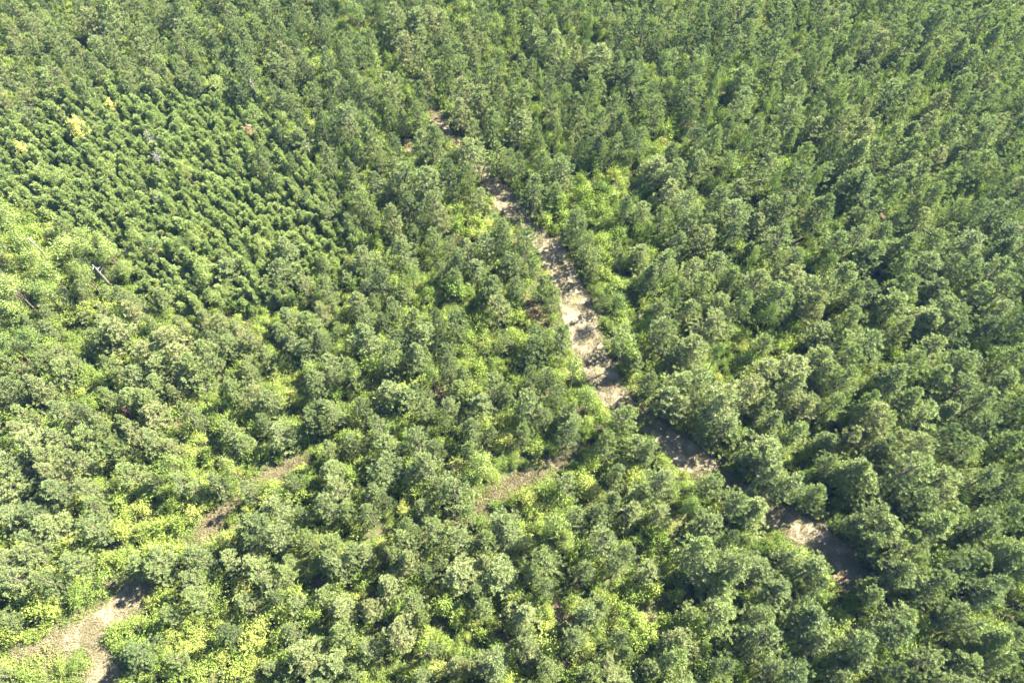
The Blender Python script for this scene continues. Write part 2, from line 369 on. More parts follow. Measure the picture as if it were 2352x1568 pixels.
# ------------------------------------------------------------------ LAYOUT (crown centres read off the photo, then the wood filled in between)
T9 = {
 'A': (0, 0, """120,60 60,200 230,330 300,110 420,170 560,60 640,170,70 480,300 380,280 330,600,95 150,460 120,350 640,460,85 700,350,70 800,330 990,350,80 1080,260 1190,100
 1330,160,90 1440,220,80 1450,130 1560,170 1620,330,80 1680,430,95 1725,520,75 1850,110 1960,380 1900,460,70 2050,90 2150,340,80 2250,180 2230,60 2250,430 1900,620,80 1960,720,80
 2100,850,85 2180,640,70 2280,740,70 2320,560 2280,880 820,100,90 980,150 720,110 900,230,60 1080,60 1290,40 1600,40 1750,60 1250,280,80 2060,960,75 1920,870,65 2250,1080 2200,1200 2300,1320
 880,480,60 1800,1040,75 1780,1130,60 930,1240,60 1560,1060,45 1080,470,50 2010,1080,60 2120,1330,60 2000,1260,60 2230,1420,70 1900,1200,60 1940,1420,60"""),
 'B': (1024, 0, """60,240,60 340,60,60 400,150,80 500,40,80 540,170,70 330,230,70 210,290,60 40,290,60 60,430,60 440,340,70 570,290,90 540,390,75 620,130,60 700,180,60 750,360,60 880,230,70
 1000,100,60 1080,330,70 1180,90,70 1310,210,60 1350,300,70 1480,350,80 1590,380,80 1520,80,80 1830,120,60 2010,120,80 2080,190,70 2250,170,70 2200,60,60 2330,250,60 1940,280,60
 2180,270,60 1780,400,80 1690,350,50 1890,430 920,370,60 830,430,80 1210,520,60 1020,530,80 1310,480,50 1420,520,60 1540,470,80 2050,430,60 1760,560,80 1730,620,80 2010,560,95
 620,560,70 600,640,60 350,620,80 200,620,60 100,600,70 520,670,65 870,620,90 960,700,80 730,755,62 1100,680,60 1260,660,80 1550,650,50 1240,760,80 1020,850,90 900,900,60 1240,880,105
 480,780,80 180,790,70 60,820,80 330,760,60 200,950,70 700,950,100 560,1010,80 880,1090,85 700,1080,80 350,1000,60 120,1000,70 1100,1070,70 1130,1140,70 1225,1150,70 1650,840,60 1540,790,50
 1790,850,80 1920,830,70 2030,850,90 1560,980,50 1690,990,60 1800,1010,80 1400,1010,60 1490,1180,80 1330,1330,80 330,1130,80 60,1170,80 420,1230,80 600,1290,90 640,1390,85 80,1330,80 150,1410,90
 360,1490,95 700,1480,80 2190,770,60 2260,1030,70 2150,1150,95 2070,1230,90 2200,1350,75 2320,1200 1960,1450,80 2080,1480,70 1870,720,60 1480,1330,55 960,280,60 1100,560,55 1640,720,60 760,560,60 2130,660,60 2330,640,60"""),
 'C': (2048, 0, """60,30 230,60,80 400,80,80 490,120,70 130,130,60 150,230,60 300,200,50 550,270,60 650,260,60 700,90 820,60 960,150 1100,120,80 1070,270,80 880,290,60 620,420,80 480,480,60 500,390,60
 260,380,70 740,510,75 390,600,80 590,640,65 430,740,80 730,820,100 850,430,70 980,470,70 1020,620,100 1320,330,95 1450,250,95 1300,480 1600,80,80 1480,70,90 1800,80,70 1890,160,60 1750,200,80
 1440,640,80 1340,650,60 2000,420,70 2060,150,75 2200,190,75 2280,100,75 2100,290,70 2180,440,85 1950,620 2100,680,95 1880,640,70 1750,720 1980,770,75 2290,600 930,800,65 970,870,65 1130,870,85
 1210,960,90 1260,760,65 1550,800,90 1420,950,90 1700,850 1820,880,95 2020,960,85 2120,900 1580,1060,95 880,920,75 200,1000,80 90,940 320,890,70 600,1000 1000,1010 1200,1110,90 1360,1110,75
 570,1180,95 80,1130,80 1250,1280,95 1130,1270,80 820,1300,95 1480,1240,75 1400,1330,90 240,1380,80 370,1470,85 600,1460,85 1250,1450,90 950,1480,80 1700,1390,105 1880,1460 2100,1340 2000,1480
 2200,1250 2250,1100 2060,1150,95 1920,1150 2300,900 2150,1480 1800,1250 1640,1200 1560,1420 720,1430 100,1520 1620,1530 2300,1420 1750,1100 1560,620 1690,380 1560,300 1900,330 2280,300 1180,640 60,640,70 60,260 1200,250 950,350 80,780,60"""),
 'D': (0, 683, """480,620,100 330,650,90 700,560,80 850,680,110 1600,270,115 1540,190,90 1960,150,100 1960,300,115 2090,380,85 1120,460,100 1150,560,85 1250,650,75 1400,620,110 1510,650,80 1700,640,110
 1750,750,85 1440,730,85 1890,520,90 2000,600,85 2250,400,95 2230,230,65 1450,860,100 1560,820,80 1150,830,115 1000,880,90 1270,900,90 900,1010,100 1350,1010,115 1240,1020,80 470,870,85 300,860,90
 600,950,80 250,1100,110 440,980,85 2100,640,110 2000,780,90 2090,860,90 2200,760,85 2300,650,85 1690,960,75 1760,1150,85 2000,1200,105 2120,1290,95 2240,1260,85 2300,950,90 1010,1180,110
 1080,1270,105 730,1180,90 160,1280,100 100,1420,100 250,1450,110 400,1440 600,1440 1040,1500,90 830,1480,85 1920,1420,105 2200,1400,90 2300,1500,85 1860,1210 380,1270 720,1330 60,950 60,1130 540,1290
 640,760,80 900,560 1100,1080 2230,560,70 1830,860,75 1900,700,70 2200,1090,80 1600,1080,80 1560,1400,70 1700,1500,70"""),
 'E': (1024, 683, """130,170,110 300,310,100 430,150,90 110,470,110 160,590,85 680,260,80 760,90,80 870,150,70 1000,90,90 1170,230,80 1290,100,90 1380,400,90 1520,450,60 800,430,50 1050,400,90
 1100,520,90 960,540,75 480,620,100 560,750,110 780,680,95 150,790,110 280,870,90 540,870,90 1340,830,85 1490,740,110 1270,1000,85 1420,1000,80 1040,1060,90 830,1000,90 720,930,70 1320,1210,125
 950,1250,110 900,1370,90 780,1090,80 320,960,100 360,1120,115 140,1220,80 250,1370,95 600,1260,100 470,1190,90 1070,1380,60 1250,1400,80 1560,1400,100 1700,110,115 1880,130,60 2060,190,80
 2200,250,90 2010,440,85 2130,330,80 2200,560,80 2230,760,85 2290,900,90 2040,1060,105 2120,1200,85 2270,1220,95 2080,1450,105 1990,1320,75 700,1310,70 560,1440,90 300,1500,90 80,1500,80
 660,1530,65 880,1520,75 1420,1290,65 2300,470,65 2320,60,70 2270,1400,70 1950,190,50 1100,720,60 420,420,60"""),
 'F': (2048, 683, """150,60 60,260,75 210,290,95 200,130,80 680,80,100 840,110,90 1040,130,110 1200,100,90 740,240,85 700,350,90 830,420,105 350,340,85 660,480,90 890,540,95 140,430,95 380,520,90 60,560,85 270,640,80
 440,680,100 530,790,75 60,830,100 290,900,80 1100,370,105 1180,470,90 1000,440,80 1400,180,100 1280,200,90 1530,150,85 1700,130,90 1640,290,95 1420,540,100 1480,450,65 1160,650,85 1540,680,70
 1760,560,120 1680,640,100 1900,620,100 1860,720,95 1960,120,95 2170,160,95 2100,310,100 2010,470,105 1820,290,100 2220,450,90 2180,620,105 1120,790,100 1300,770,105 1440,740,85 940,880,85
 980,990,100 740,990,110 700,1100,95 470,1130,95 270,1230,110 120,1150,100 1160,1060,85 1330,900,95 1700,870,110 1620,980,100 1760,1040,95 2050,900,110 2250,870,105 1440,1080,100 1550,1200,110
 1260,1210,70 1000,1220,95 840,1230,75 330,1390,110 780,1400,110 600,1360,90 90,1320,90 100,1500,85 550,1520,100 1300,1360,110 1210,1290 1650,1320,105 1780,1270,95 1930,1130,90 2050,1190,95
 2250,1240,95 1500,1470,90 1630,1490,95 1950,1500,100 2100,1370,95 2250,1460,95 1000,1480,90 1150,1450 1380,1500 1820,1430 1900,950 2280,660 2230,1050 1960,330,80 1540,400,80 580,1220,80 2330,300"""),
 'G': (0, 1366, """100,60 300,170 400,220,110 600,240,90 680,320,85 80,180 200,420 380,460,115 640,430,90 250,570,90 900,100,100 1030,170,85 1230,170,90 1430,160,110 1510,230,80 1660,230,85 2000,180 2150,270,90
 2230,350,85 1950,560,110 2080,580,90 1760,470,110 1650,560,90 1880,340 1080,700,115 960,730 1200,740,80 200,720,100 60,740 420,740,105 560,720,90 60,880,110 300,880,110 1370,950,115 1270,1000,90
 1170,1060,85 1650,980,100 1750,780,115 1860,830,110 2000,820,100 1950,950 2200,950,85 1380,720 2000,1200,95 2090,1290,115 2130,1440,115 1820,1450,85 1560,1180,80 1180,1420,80 2300,1000 2300,640 2330,760 60,540 60,400 2310,1450 1290,830,75"""),
 'H': (1024, 1366, """60,170,80 240,230,105 60,380,85 180,390,100 350,70,110 600,80,120 680,190,85 780,270,115 860,370,95 500,450,90 640,540,85 400,610,105 330,680,85 440,750,100 580,770,95 80,690,100 360,890,90
 510,960,85 1090,480,125 1160,590,90 1000,580,80 1010,700,80 850,830,115 930,910,75 1110,850,115 1400,730,125 1340,810,90 1420,890,70 1900,80,100 2200,150,105 2000,380,105 1880,290,90 2180,500,115
 1850,560,115 1960,650,90 1870,760,100 1020,1040,85 1200,1080,115 1260,1190,95 1330,1290,115 400,1180,110 480,1300,125 150,1280,90 200,1390,105 1060,1410,115 1000,1510,90 1700,1130,100
 1960,1230,100 1660,1330,115 1730,1450,90 1400,1480,95 2290,1250,115 2310,1410,115 1740,420,80 700,690,70 1300,560,60 820,1430,80 620,1330,70 2080,230,80 100,1440,80 1840,1400,80 2120,1440,85"""),
 'I': (2048, 1366, """180,190,105 260,170,95 580,80,115 640,210,115 730,290,100 900,250,75 380,320,110 460,390,100 160,480,100 780,540,90 1200,80,100 1250,250,105 1360,230,100 1300,350,85 1520,80,105
 1490,200,110 1760,120,115 2100,140,95 2080,250,110 1870,380 1380,540,125 1290,570,90 1250,670,85 1450,650,80 1220,460,80 1700,480,115 1810,530,90 1900,260,85 2140,600,105 2000,690,110 1650,720,85
 100,620,110 130,780,110 330,740,115 300,870,100 680,950,110 610,860,85 740,700,90 900,760,110 1050,720,110 1450,850,120 1730,870,100 1650,950,85 2000,920,125 2180,880,90 1300,960,90 1560,1080,115
 250,1100,110 500,1090,90 600,1280,115 870,1130,125 1440,1210,105 1170,1330,115 1060,1310,90 260,1370,110 330,1450,105 780,1470,105 930,1250,90 1290,1440,110 1700,1410,115 2100,1240,120 1960,1180,105
 1900,760,90 1560,560,85 1850,1050,95 2280,1050,100 2280,700,100 2280,400,100 2040,450,95 1930,1440,100 2200,1430,105 480,1270,80 60,1460,90 620,1470,85 1080,1480,80 1490,1480,90 60,1100,80 2280,200,90
 1060,150,80 1000,60,80 1600,330,85 980,880,75 440,1180,80 2100,800,95 1650,620,80 2290,1250,95 380,560,70 560,660,70"""),
}
BR = {   # leafy deciduous crowns: x, y, r, kind (s spiky, l light broad, d dark broad)
 'A': (0, 0, "1340,330,70,d 100,800,60,d 860,140,50,d 1490,560,80,l 1640,1130,50,l 1540,480,60,d 60,190,40,l 1940,820,60,d 400,1230,70,l 740,1160,60,l 1060,830,50,d 1180,340,60,s 1100,430,60,d 1740,770,70,d 1280,1170,60,l 40,1480,90,l"),
 'B': (1024, 0, "100,80,70,d 230,420,70,s 1070,150,55,l 1190,220,50,s 1470,240,38,s 1710,170,38,s 1640,60,70,d 1090,430,50,d 2230,450,75,d 1370,570,40,s 860,790,55,l 1490,860,50,s 30,40,50,l 170,860,50,d 480,1170,60,d 900,60,70,s 2270,590,60,l 1000,1380,90,d"),
 'C': (2048, 0, "100,460,80,d 230,590,55,s 190,740,60,s 580,740,45,s 960,370,45,s 820,1220,40,s 910,1260,55,s 330,1110,85,d 520,40,60,l 440,990,50,d 1060,800,40,s 1230,610,50,d 640,1250,50,d"),
 'D': (0, 683, "450,130,125,l 270,200,95,l 640,90,95,l 740,170,85,l 340,300,90,l 560,300,70,l 70,400,105,l 300,440,90,d 80,560,90,l 120,70,80,l 930,80,60,l 1050,130,70,d 1250,130,70,d 1330,90,60,l 1400,330,70,l 1480,490,60,l 2150,980,75,l 870,270,70,l 1810,130,60,l 60,800,90,d 200,760,80,d 1180,700,60,l"),
 'E': (1024, 683, "1960,790,110,l 620,1000,50,d 480,300,60,d 1600,950,95,l 1700,1150,85,l 1900,500,70,d"),
 'F': (2048, 683, "480,220,60,s 230,880,60,d 1000,260,60,d 600,600,70,d"),
 'G': (0, 1366, "1170,50,80,l 1560,60,70,l"), 'H': (1024, 1366, "1480,470,110,l 1540,580,80,l 960,60,100,l"), 'I': (2048, 1366, "980,400,80,l 60,330,70,d"),
}
def glade_early(px, py): return math.hypot((px - 1400) / 150, (py - 470) / 150) < 1 or math.hypot((px - 1700) / 160, (py - 810) / 90) < 1 or math.hypot((px - 1450) / 80, (py - 780) / 120) < 1
S9 = 1 / 2.297 * 2352 / 3072        # crop pixel -> 2352 px frame
K9 = 2352 / 3072
pines, broads = [], []
for key, (ox, oy, txt) in T9.items():
    for e in txt.split():
        q = [float(a) for a in e.split(',')]
        px, py = ox * K9 + q[0] * S9, oy * K9 + q[1] * S9
        h = R_.uniform(5.4, 7.6) + (0.3 if py < 500 else 0) - (.7 if glade_early(px, py) else 0)
        x, y = at(px, py, h * .66)
        f = project(x, y, h * .66)[2]
        r = (q[2] if len(q) > 2 else U(78, 100) * 80 / f)
        rad = max(1.0, min(2.2, r * S9 / F * f * (1.14 if px > 1450 or py < 450 and px > 850 else 1.0)))
        pines.append([x, y, h * (.70 + .18 * rad), rad, 0])
for key, (ox, oy, txt) in BR.items():
    for e in txt.split():
        a, b, r, k = e.split(',')
        px, py = ox * K9 + float(a) * S9, oy * K9 + float(b) * S9
        h = {'s': 9.0, 'l': 8.0, 'd': 8.0}[k] * U(.85, 1.15)
        if key == 'A' or key == 'D' and float(a) > 800: h *= .7
        x, y = at(px, py, h * .65); f = project(x, y, h * .65)[2]
        broads.append([x, y, h, max(1.0, float(r) * S9 / F * f * .9), k])

# areas of the photo: young plantation, open glades
YOUNG = [(-200, 250), (0, 255), (70, 250), (150, 215), (250, 185), (330, 165), (430, 160), (500, 185), (590, 225), (650, 300), (710, 360), (760, 440), (790, 530), (770, 620), (700, 680), (560, 700), (420, 700), (330, 660), (290, 570), (170, 500), (60, 480), (-200, 470)]
def inside(px, py, poly):
    c = False; j = len(poly) - 1
    for i in range(len(poly)):
        (xi, yi), (xj, yj) = poly[i], poly[j]
        if (yi > py) != (yj > py) and px < (xj - xi) * (py - yi) / (yj - yi) + xi: c = not c
        j = i
    return c
GLADES = [(1400, 400, 130, 85), (1460, 500, 60, 50), (1370, 560, 60, 60), (1250, 430, 50, 50), (1500, 680, 60, 40), (1570, 800, 60, 40), (1640, 560, 50, 35), (1870, 620, 50, 30), (1960, 900, 50, 35), (1530, 900, 50, 40), (1320, 500, 90, 40), (1560, 330, 90, 30), (1430, 600, 70, 60), (1450, 790, 80, 60), (1780, 770, 110, 50), (1720, 860, 70, 40), (1130, 790, 80, 40),
          (1140, 740, 60, 40), (1100, 1110, 90, 50), (1200, 1140, 110, 60), (1400, 1110, 70, 40), (1350, 1400, 130, 60), (1530, 1400, 90, 60), (150, 1380, 130, 60), (330, 1230, 140, 60),
          (300, 1170, 100, 60), (100, 1530, 150, 70), (420, 1500, 110, 70), (620, 1130, 80, 50), (480, 980, 90, 50), (420, 1040, 70, 40), (1080, 480, 60, 40), (1700, 205, 60, 30),
          (860, 870, 50, 40), (700, 880, 70, 40), (1950, 215, 70, 25), (1210, 690, 50, 60), (1060, 700, 60, 60), (1350, 880, 40, 50), (1330, 1220, 70, 40), (1260, 1500, 60, 50), (640, 1450, 90, 60),
          (1990, 1400, 60, 40), (2130, 1460, 40, 25), (500, 1340, 60, 30), (800, 1170, 50, 40), (1850, 1170, 50, 30), (960, 1100, 50, 30), (1680, 1180, 40, 30), (60, 560, 90, 60)]
def glade(px, py):
    return any(((px - a) / c) ** 2 + ((py - b) / d) ** 2 < 1 for a, b, c, d in GLADES)

def leftmid(px, py):     # lower, finer trees below and right of the young plantation
    return inside(px, py, [(-200, 470), (170, 500), (330, 590), (540, 590), (690, 560), (740, 430), (860, 500), (920, 620), (840, 760), (600, 820), (330, 760), (-200, 760)])
# stretches of track that lie open in the photo: no crown stands in front of them
OPEN = [(1140, 430, 22), (1155, 455, 28), (1180, 490, 20), (1255, 560, 22), (1270, 590, 28), (1288, 630, 28), (1310, 670, 26), (1325, 710, 30), (1340, 770, 34), (1360, 820, 34), (1385, 870, 32), (1405, 910, 28),
        (1490, 980, 20), (1530, 1010, 26), (1570, 1045, 30), (1612, 1072, 24), (1775, 1190, 32), (1825, 1208, 22), (1880, 1245, 28), (1925, 1275, 14), (1000, 272, 16), (1025, 295, 12), (1290, 1055, 16),
        (1250, 1078, 14), (1210, 1098, 14), (1150, 1133, 12), (1112, 1163, 10), (640, 1085, 16), (600, 1098, 14), (540, 1152, 15), (505, 1190, 16), (470, 1228, 15), (310, 1362, 28), (265, 1395, 28), (200, 1440, 22), (140, 1470, 22),
        (225, 1495, 18), (235, 1545, 28), (1945, 1335, 20), (1225, 706, 24), (1250, 728, 14), (938, 335, 10), (1285, 1397, 16), (1492, 1401, 16), (1215, 1530, 12), (1955, 1440, 10)]
def clear(x, y, h, rad):
    for zz in (.35, .7):
        px, py, f = project(x, y, h * zz); rr = rad * F / f * (.95 if zz < .5 else .8)
        for a, b, c in OPEN:
            if math.hypot(px - a, py - b) < rr + c * .75: return False
    return True
def nudge(x, y, h, rad):
    for k in range(9):
        for a in range(12):
            t = a * .5236
            u, v = x + .3 * k * math.cos(t), y + .3 * k * math.sin(t)
            if clear(u, v, h, rad) and track_gap(u, v)[0] > .25: return u, v
    return None
class Field:
    def __init__(self, cell=4.0): self.c = cell; self.g = {}
    def add(self, x, y, r): self.g.setdefault((int(x // self.c), int(y // self.c)), []).append((x, y, r))
    def near(self, x, y):
        """distance to the nearest item's edge"""
        i, j = int(x // self.c), int(y // self.c); b = 9.0
        for a in (i - 1, i, i + 1):
            for d in (j - 1, j, j + 1):
                for (u, v, r) in self.g.get((a, d), ()):
                    b = min(b, math.hypot(u - x, v - y) - r)
        return b
pf = Field()
kept = []
# the row standing close along the right edge of the track, which shades it
for px, py, h, rad in ((1318, 560, 6.6, 1.7), (1328, 582, 6.8, 1.4), (1342, 612, 6.6, 1.4), (1358, 640, 6.4, 1.4), (1385, 712, 5.0, 1.0), (1425, 800, 5.2, 1.6), (1450, 850, 4.6, 1.3), (1480, 905, 5.4, 1.3), (1545, 968, 6.4, 1.6),
                       (1602, 1012, 5.6, 1.5), (1700, 1082, 5.6, 1.5), (1935, 1222, 5.4, 1.4), (1225, 462, 5.6, 1.2), (1190, 415, 5.6, 1.3)):
    x, y = at(px, py, 0); q = nudge(x, y, h, rad)
    if q: pf.add(q[0], q[1], .5 * rad / 1.8); kept.append([q[0], q[1], h, rad, 0])
tg = track_gap(np.array([p[0] for p in pines]), np.array([p[1] for p in pines]))
more = []
for p in pines:
    if U(0, 1) < .06: continue
    p[0] += R_.gauss(0, .3); p[1] += R_.gauss(0, .3); k = U(.74, 1.2) if p[0] < 14 else U(.88, 1.22); p[3] = max(.85, min(2.5, p[3] * k)); p[2] *= .8 + .2 * k
    more.append(p)
    if U(0, 1) < (.2 if p[0] < 14 else .1):
        a = U(0, 6.28); d = U(1.0, 1.5)
        more.append([p[0] + d * math.cos(a), p[1] + d * math.sin(a), p[2] * U(.7, .95), p[3] * U(.55, .85), 2])
pines = more
tg = track_gap(np.array([p[0] for p in pines]), np.array([p[1] for p in pines]))
for p, g in zip(pines, tg):
    if g < .25:            # a tree stands beside the track, never on it
        k = int(np.argmin(np.hypot(TR[:, 0] - p[0], TR[:, 1] - p[1]) - TR[:, 2]))
        d = np.array([p[0] - TR[k, 0], p[1] - TR[k, 1]]); L = np.linalg.norm(d) + 1e-6
        nn = d / L * (TR[k, 2] + .5); p[0], p[1] = TR[k, 0] + nn[0], TR[k, 1] + nn[1]
        if track_gap(p[0], p[1])[0] < .1: continue
    q = nudge(p[0], p[1], p[2], p[3])
    if q is None: continue
    p[0], p[1] = q
    if pf.near(p[0], p[1]) < (.45 if p[4] == 2 else .8): continue
    qx, qy, qf = project(p[0], p[1], 4)
    if leftmid(qx, qy) or inside(qx, qy, YOUNG): p[2] *= .85; p[3] *= .82
    pf.add(p[0], p[1], .5 * (p[3] / 1.8)); kept.append(p)
pines = kept
kb = []
for b in broads:
    g = track_gap(b[0], b[1])[0]
    if g < .4 or not clear(b[0], b[1], b[2], b[3] * .8): continue
    if pf.near(b[0], b[1]) < .5: continue
    pf.add(b[0], b[1], .6); kb.append(b)
broads = kb
n_read = len(pines)
# fill the rest of the wood, a margin beyond the frame included
cand = np.stack([rng.uniform(-135, 135, 26000), rng.uniform(-32, 165, 26000)], 1)
cg = track_gap(cand[:, 0], cand[:, 1])
for (x, y), g in zip(cand, cg):
    if g < 2.0: continue
    px, py, f = project(x, y, 6)
    if abs(x) > .80 * f + 22: continue
    inn = -30 < px < 2382 and -30 < py < 1598
    if inside(px, py, YOUNG): continue
    if glade(px, py) : continue
    need = 1.85 + (.45 if py < 470 and px > 850 else .25 if py < 420 else 0)
    if px > 1450 and inn: need += .38
    if px > 1300 and py < 520: need += .15
    if px < 1300 and py > 600: need += .25
    h = U(4.6, 7.4)
    rad = U(1.0, 1.75) * (1.22 if px > 1450 else 1)
    if leftmid(px, py): h *= .66; rad *= .68; need -= .85
    need += R_.choice([-.45, -.2, 0, 0, .25])
    nzv = math.sin(x * .23 + 1.7) * math.sin(y * .19 + .4) + .7 * math.sin(x * .51 + y * .37)
    if inn and nzv > (.45 if px < 1500 else .85): continue
    if pf.near(x, y) < need: continue
    if not clear(x, y, h, rad): continue
    pf.add(x, y, .55 * rad / 1.8); pines.append([x, y, h, rad, 1])

# saplings
sap = []; sf = Field(2.0)
ca, sa = math.cos(math.radians(62)), math.sin(math.radians(62))
for i in range(-105, 105):
    for j in range(-135, 135):
        u, v = i * 1.12 + .35 * math.sin(j * .17 + i * .4) + R_.gauss(0, .27), j * .80 + R_.gauss(0, .3)
        x, y = -55 + u * ca - v * sa, 60 + u * sa + v * ca
        px, py, f = project(x, y, 2.0)
        if not (-190 < px < 800 and 150 < py < 715 and inside(px + R_.gauss(0, 16), py + R_.gauss(0, 16), YOUNG)) or U(0, 1) < .07: continue
        if pf.near(x, y) < .4: continue
        r = U(.38, .66) * (1.4 if U(0, 1) < .12 else 1)
        sap.append([x, y, r * U(3.8, 5.4), r])
# shrubs between the pines
shr = []; hf = Field(2.5)
cand = np.stack([rng.uniform(-120, 120, 45000), rng.uniform(-12, 150, 45000)], 1)
cg = track_gap(cand[:, 0], cand[:, 1])
for (x, y), g in zip(cand, cg):
    px, py, f = project(x, y, 1.2)
    if abs(x) > .80 * f + 6: continue
    gl = glade(px, py); yg = inside(px, py, YOUNG)
    if yg and U(0, 1) < .3: continue
    r = U(.7, 1.6) * (1.1 if gl else .7 if yg else .9)
    if g < r * (.55 if px > 1200 and not (y < 40 and px < 1410) else .8): continue
    if hf.near(x, y) < r * .5: continue
    if pf.near(x, y) < (.2 if gl else .25): continue
    if not gl and g > 4 and U(0, 1) < (.0 if px < 1500 and py > 400 else .6 if px > 1300 and py < 420 else .2): continue
    if not clear(x, y, r * 1.5, r * .8): continue
    hf.add(x, y, r * .5); shr.append([x, y, r * U(1.1, 2.3), r, gl or g < 4])

# ------------------------------------------------------------------ prototypes
PV = []
PH = 7.5
for i in range(20):
    c, t = pine(PH, 1.9 * U(.88, 1.08), PH * U(.08, .28), U(.5, 1.2), R_.choice([9, 10, 11, 12]), per=R_.choice([4, 5, 6]), dens=U(.6, .92), ragged=U(.18, .48))
    PV.append((c.mesh('pine_crown', M_PINE), t.mesh('pine_trunk', M_BARK, M_LIMB)))
SV = []
for i in range(5):
    c, t = pine(3.0, .8, .3, 1, 11, per=5, dens=.6, ragged=.3, cone=True)
    off = len(c.v); c.v += t.v; c.f += [tuple(k + off for k in f) for f in t.f]; c.mi += [1] * len(t.f)
    SV.append(c.mesh('young_pine', M_YOUNG, M_BARK))
HV = []
for i in range(9):
    c, t = lobed(1.5, 1.1, R_.choice([8, 11, 14]), 150, U(.10, .15), zc=.45)
    off = len(c.v); c.v += t.v; c.f += [tuple(k + off for k in f) for f in t.f]; c.mi += [1] * len(t.f)
    HV.append(c.mesh('shrub', M_SHRUB, M_BARK))
BV = {}
for k, n in (('s', 2), ('l', 3), ('d', 3)):
    BV[k] = []
    for i in range(n):
        c, t = lobed(8, 2.0, 18 if k == 's' else 16, 150, .19, zc=.55, squash=.8, col=(k == 's'))
        BV[k].append((c.mesh('broadleaf_crown', M_BROAD), t.mesh('broadleaf_trunk', M_BARK)))
CV = [weed_patch(1.0, 190, U(.25, .6), U(.10, .16), grass=R_.choice([.15, .3, .6])).mesh('weed_patch', M_COVER) for _ in range(5)]
GV = [weed_patch(.8, 60, .05, .10, grass=.8).mesh('dry_grass_tuft', M_STRAW) for _ in range(3)]

# ------------------------------------------------------------------ mass objects: points carrying copies of the plants
def mass(name, pts, variants, label, cat, group=None):
    """pts: rows x, y, z, scale_xy, scale_z, rot, variant, tint; variants: list of lists of objects."""
    P = np.array(pts, dtype=np.float32)
    me = bpy.data.meshes.new(name); me.from_pydata(P[:, :3].tolist(), [], [])
    for nm, ty, col in (('sc', 'FLOAT_VECTOR', np.stack([P[:, 3], P[:, 3], P[:, 4]], 1)), ('rot', 'FLOAT_VECTOR', np.stack([P[:, 5] * 0, P[:, 5] * 0, P[:, 5]], 1))):
        a = me.attributes.new(nm, ty, 'POINT'); a.data.foreach_set('vector', col.astype(np.float32).ravel())
    a = me.attributes.new('var', 'INT', 'POINT'); a.data.foreach_set('value', P[:, 6].astype(np.int32))
    a = me.attributes.new('tint', 'FLOAT', 'POINT'); a.data.foreach_set('value', P[:, 7])
    o = link(name, me)
    ng = bpy.data.node_groups.new(name, 'GeometryNodeTree')
    ng.interface.new_socket('Geometry', in_out='INPUT', socket_type='NodeSocketGeometry')
    ng.interface.new_socket('Geometry', in_out='OUTPUT', socket_type='NodeSocketGeometry')
    n, l = ng.nodes, ng.links
    gi, go = n.new('NodeGroupInput'), n.new('NodeGroupOutput')
    jn = n.new('GeometryNodeJoinGeometry')
    for obs in variants:
        j2 = n.new('GeometryNodeJoinGeometry')
        for ob in obs:
            oi = n.new('GeometryNodeObjectInfo'); oi.inputs[0].default_value = ob; oi.transform_space = 'ORIGINAL'
            l.new(oi.outputs['Geometry'], j2.inputs[0])
        g2 = n.new('GeometryNodeGeometryToInstance'); l.new(j2.outputs[0], g2.inputs[0]); l.new(g2.outputs[0], jn.inputs[0])
    iop = n.new('GeometryNodeInstanceOnPoints'); l.new(gi.outputs[0], iop.inputs['Points']); l.new(jn.outputs[0], iop.inputs['Instance'])
    iop.inputs['Pick Instance'].default_value = True
    for nm, dt, sock in (('sc', 'FLOAT_VECTOR', 'Scale'), ('rot', 'FLOAT_VECTOR', 'Rotation'), ('var', 'INT', 'Instance Index')):
        na = n.new('GeometryNodeInputNamedAttribute'); na.data_type = dt; na.inputs[0].default_value = nm
        l.new(na.outputs[0], iop.inputs[sock])
    l.new(iop.outputs[0], go.inputs[0])
    md = o.modifiers.new('copies', 'NODES'); md.node_group = ng
    tag(o, label, cat, group, 'stuff'); return o

# ------------------------------------------------------------------ things
THINGS = []      # (object, px, py, sort, kindword, descr list)
def tone(words, t): return words[min(len(words) - 1, int(t * len(words)))]
def score(x, y, h, rad):
    px, py, f = project(x, y, h * .6)
    return (rad * F / f) if (-20 < px < 2372 and -20 < py < 1588) else 0
def pine_tint(x, y):
    v = .5 + .22 * math.sin(x * .09 + 2) * math.cos(y * .07) + R_.gauss(0, .24)
    return min(1, max(0, v))
for p in pines:
    p.append(pine_tint(p[0], p[1])); p.append(score(p[0], p[1], p[2], p[3]))
pines.sort(key=lambda p: -p[6])
IND, REST = pines[:300], pines[300:]
first = {}
for i, (x, y, h, rad, fill, tn, s) in enumerate(IND):
    v = i if i < len(PV) else R_.randrange(len(PV))
    e = bpy.data.objects.new('pine_tree', None); COL.objects.link(e)
    e.location = (x, y, float(hz(x, y))); e.scale = (rad / 1.9 * U(.9, 1.1), rad / 1.9 * U(.9, 1.1), h / PH); e.rotation_euler = (R_.gauss(0, .04), R_.gauss(0, .04), U(0, 6.28))
    if v not in first:
        c, t = link('crown', PV[v][0], e), link('trunk', PV[v][1], e); first[v] = (c, t)
    else:
        c, t = first[v][0].copy(), first[v][1].copy()
        for q in (c, t): COL.objects.link(q); q.parent = e
    c['tint'] = tn; e['group'] = 'pines of the plantation'; e['category'] = 'pine tree'
    px, py, f = project(x, y, h * .65)
    size = 'very large' if rad > 2.2 else 'large' if rad > 1.95 else 'medium' if rad > 1.6 else 'slim'
    THINGS.append([e, px, py, size + ' ' + tone(['dark green', 'mid green', 'grey-green', 'fresh green', 'pale grey-green'], tn) + ' pine'])
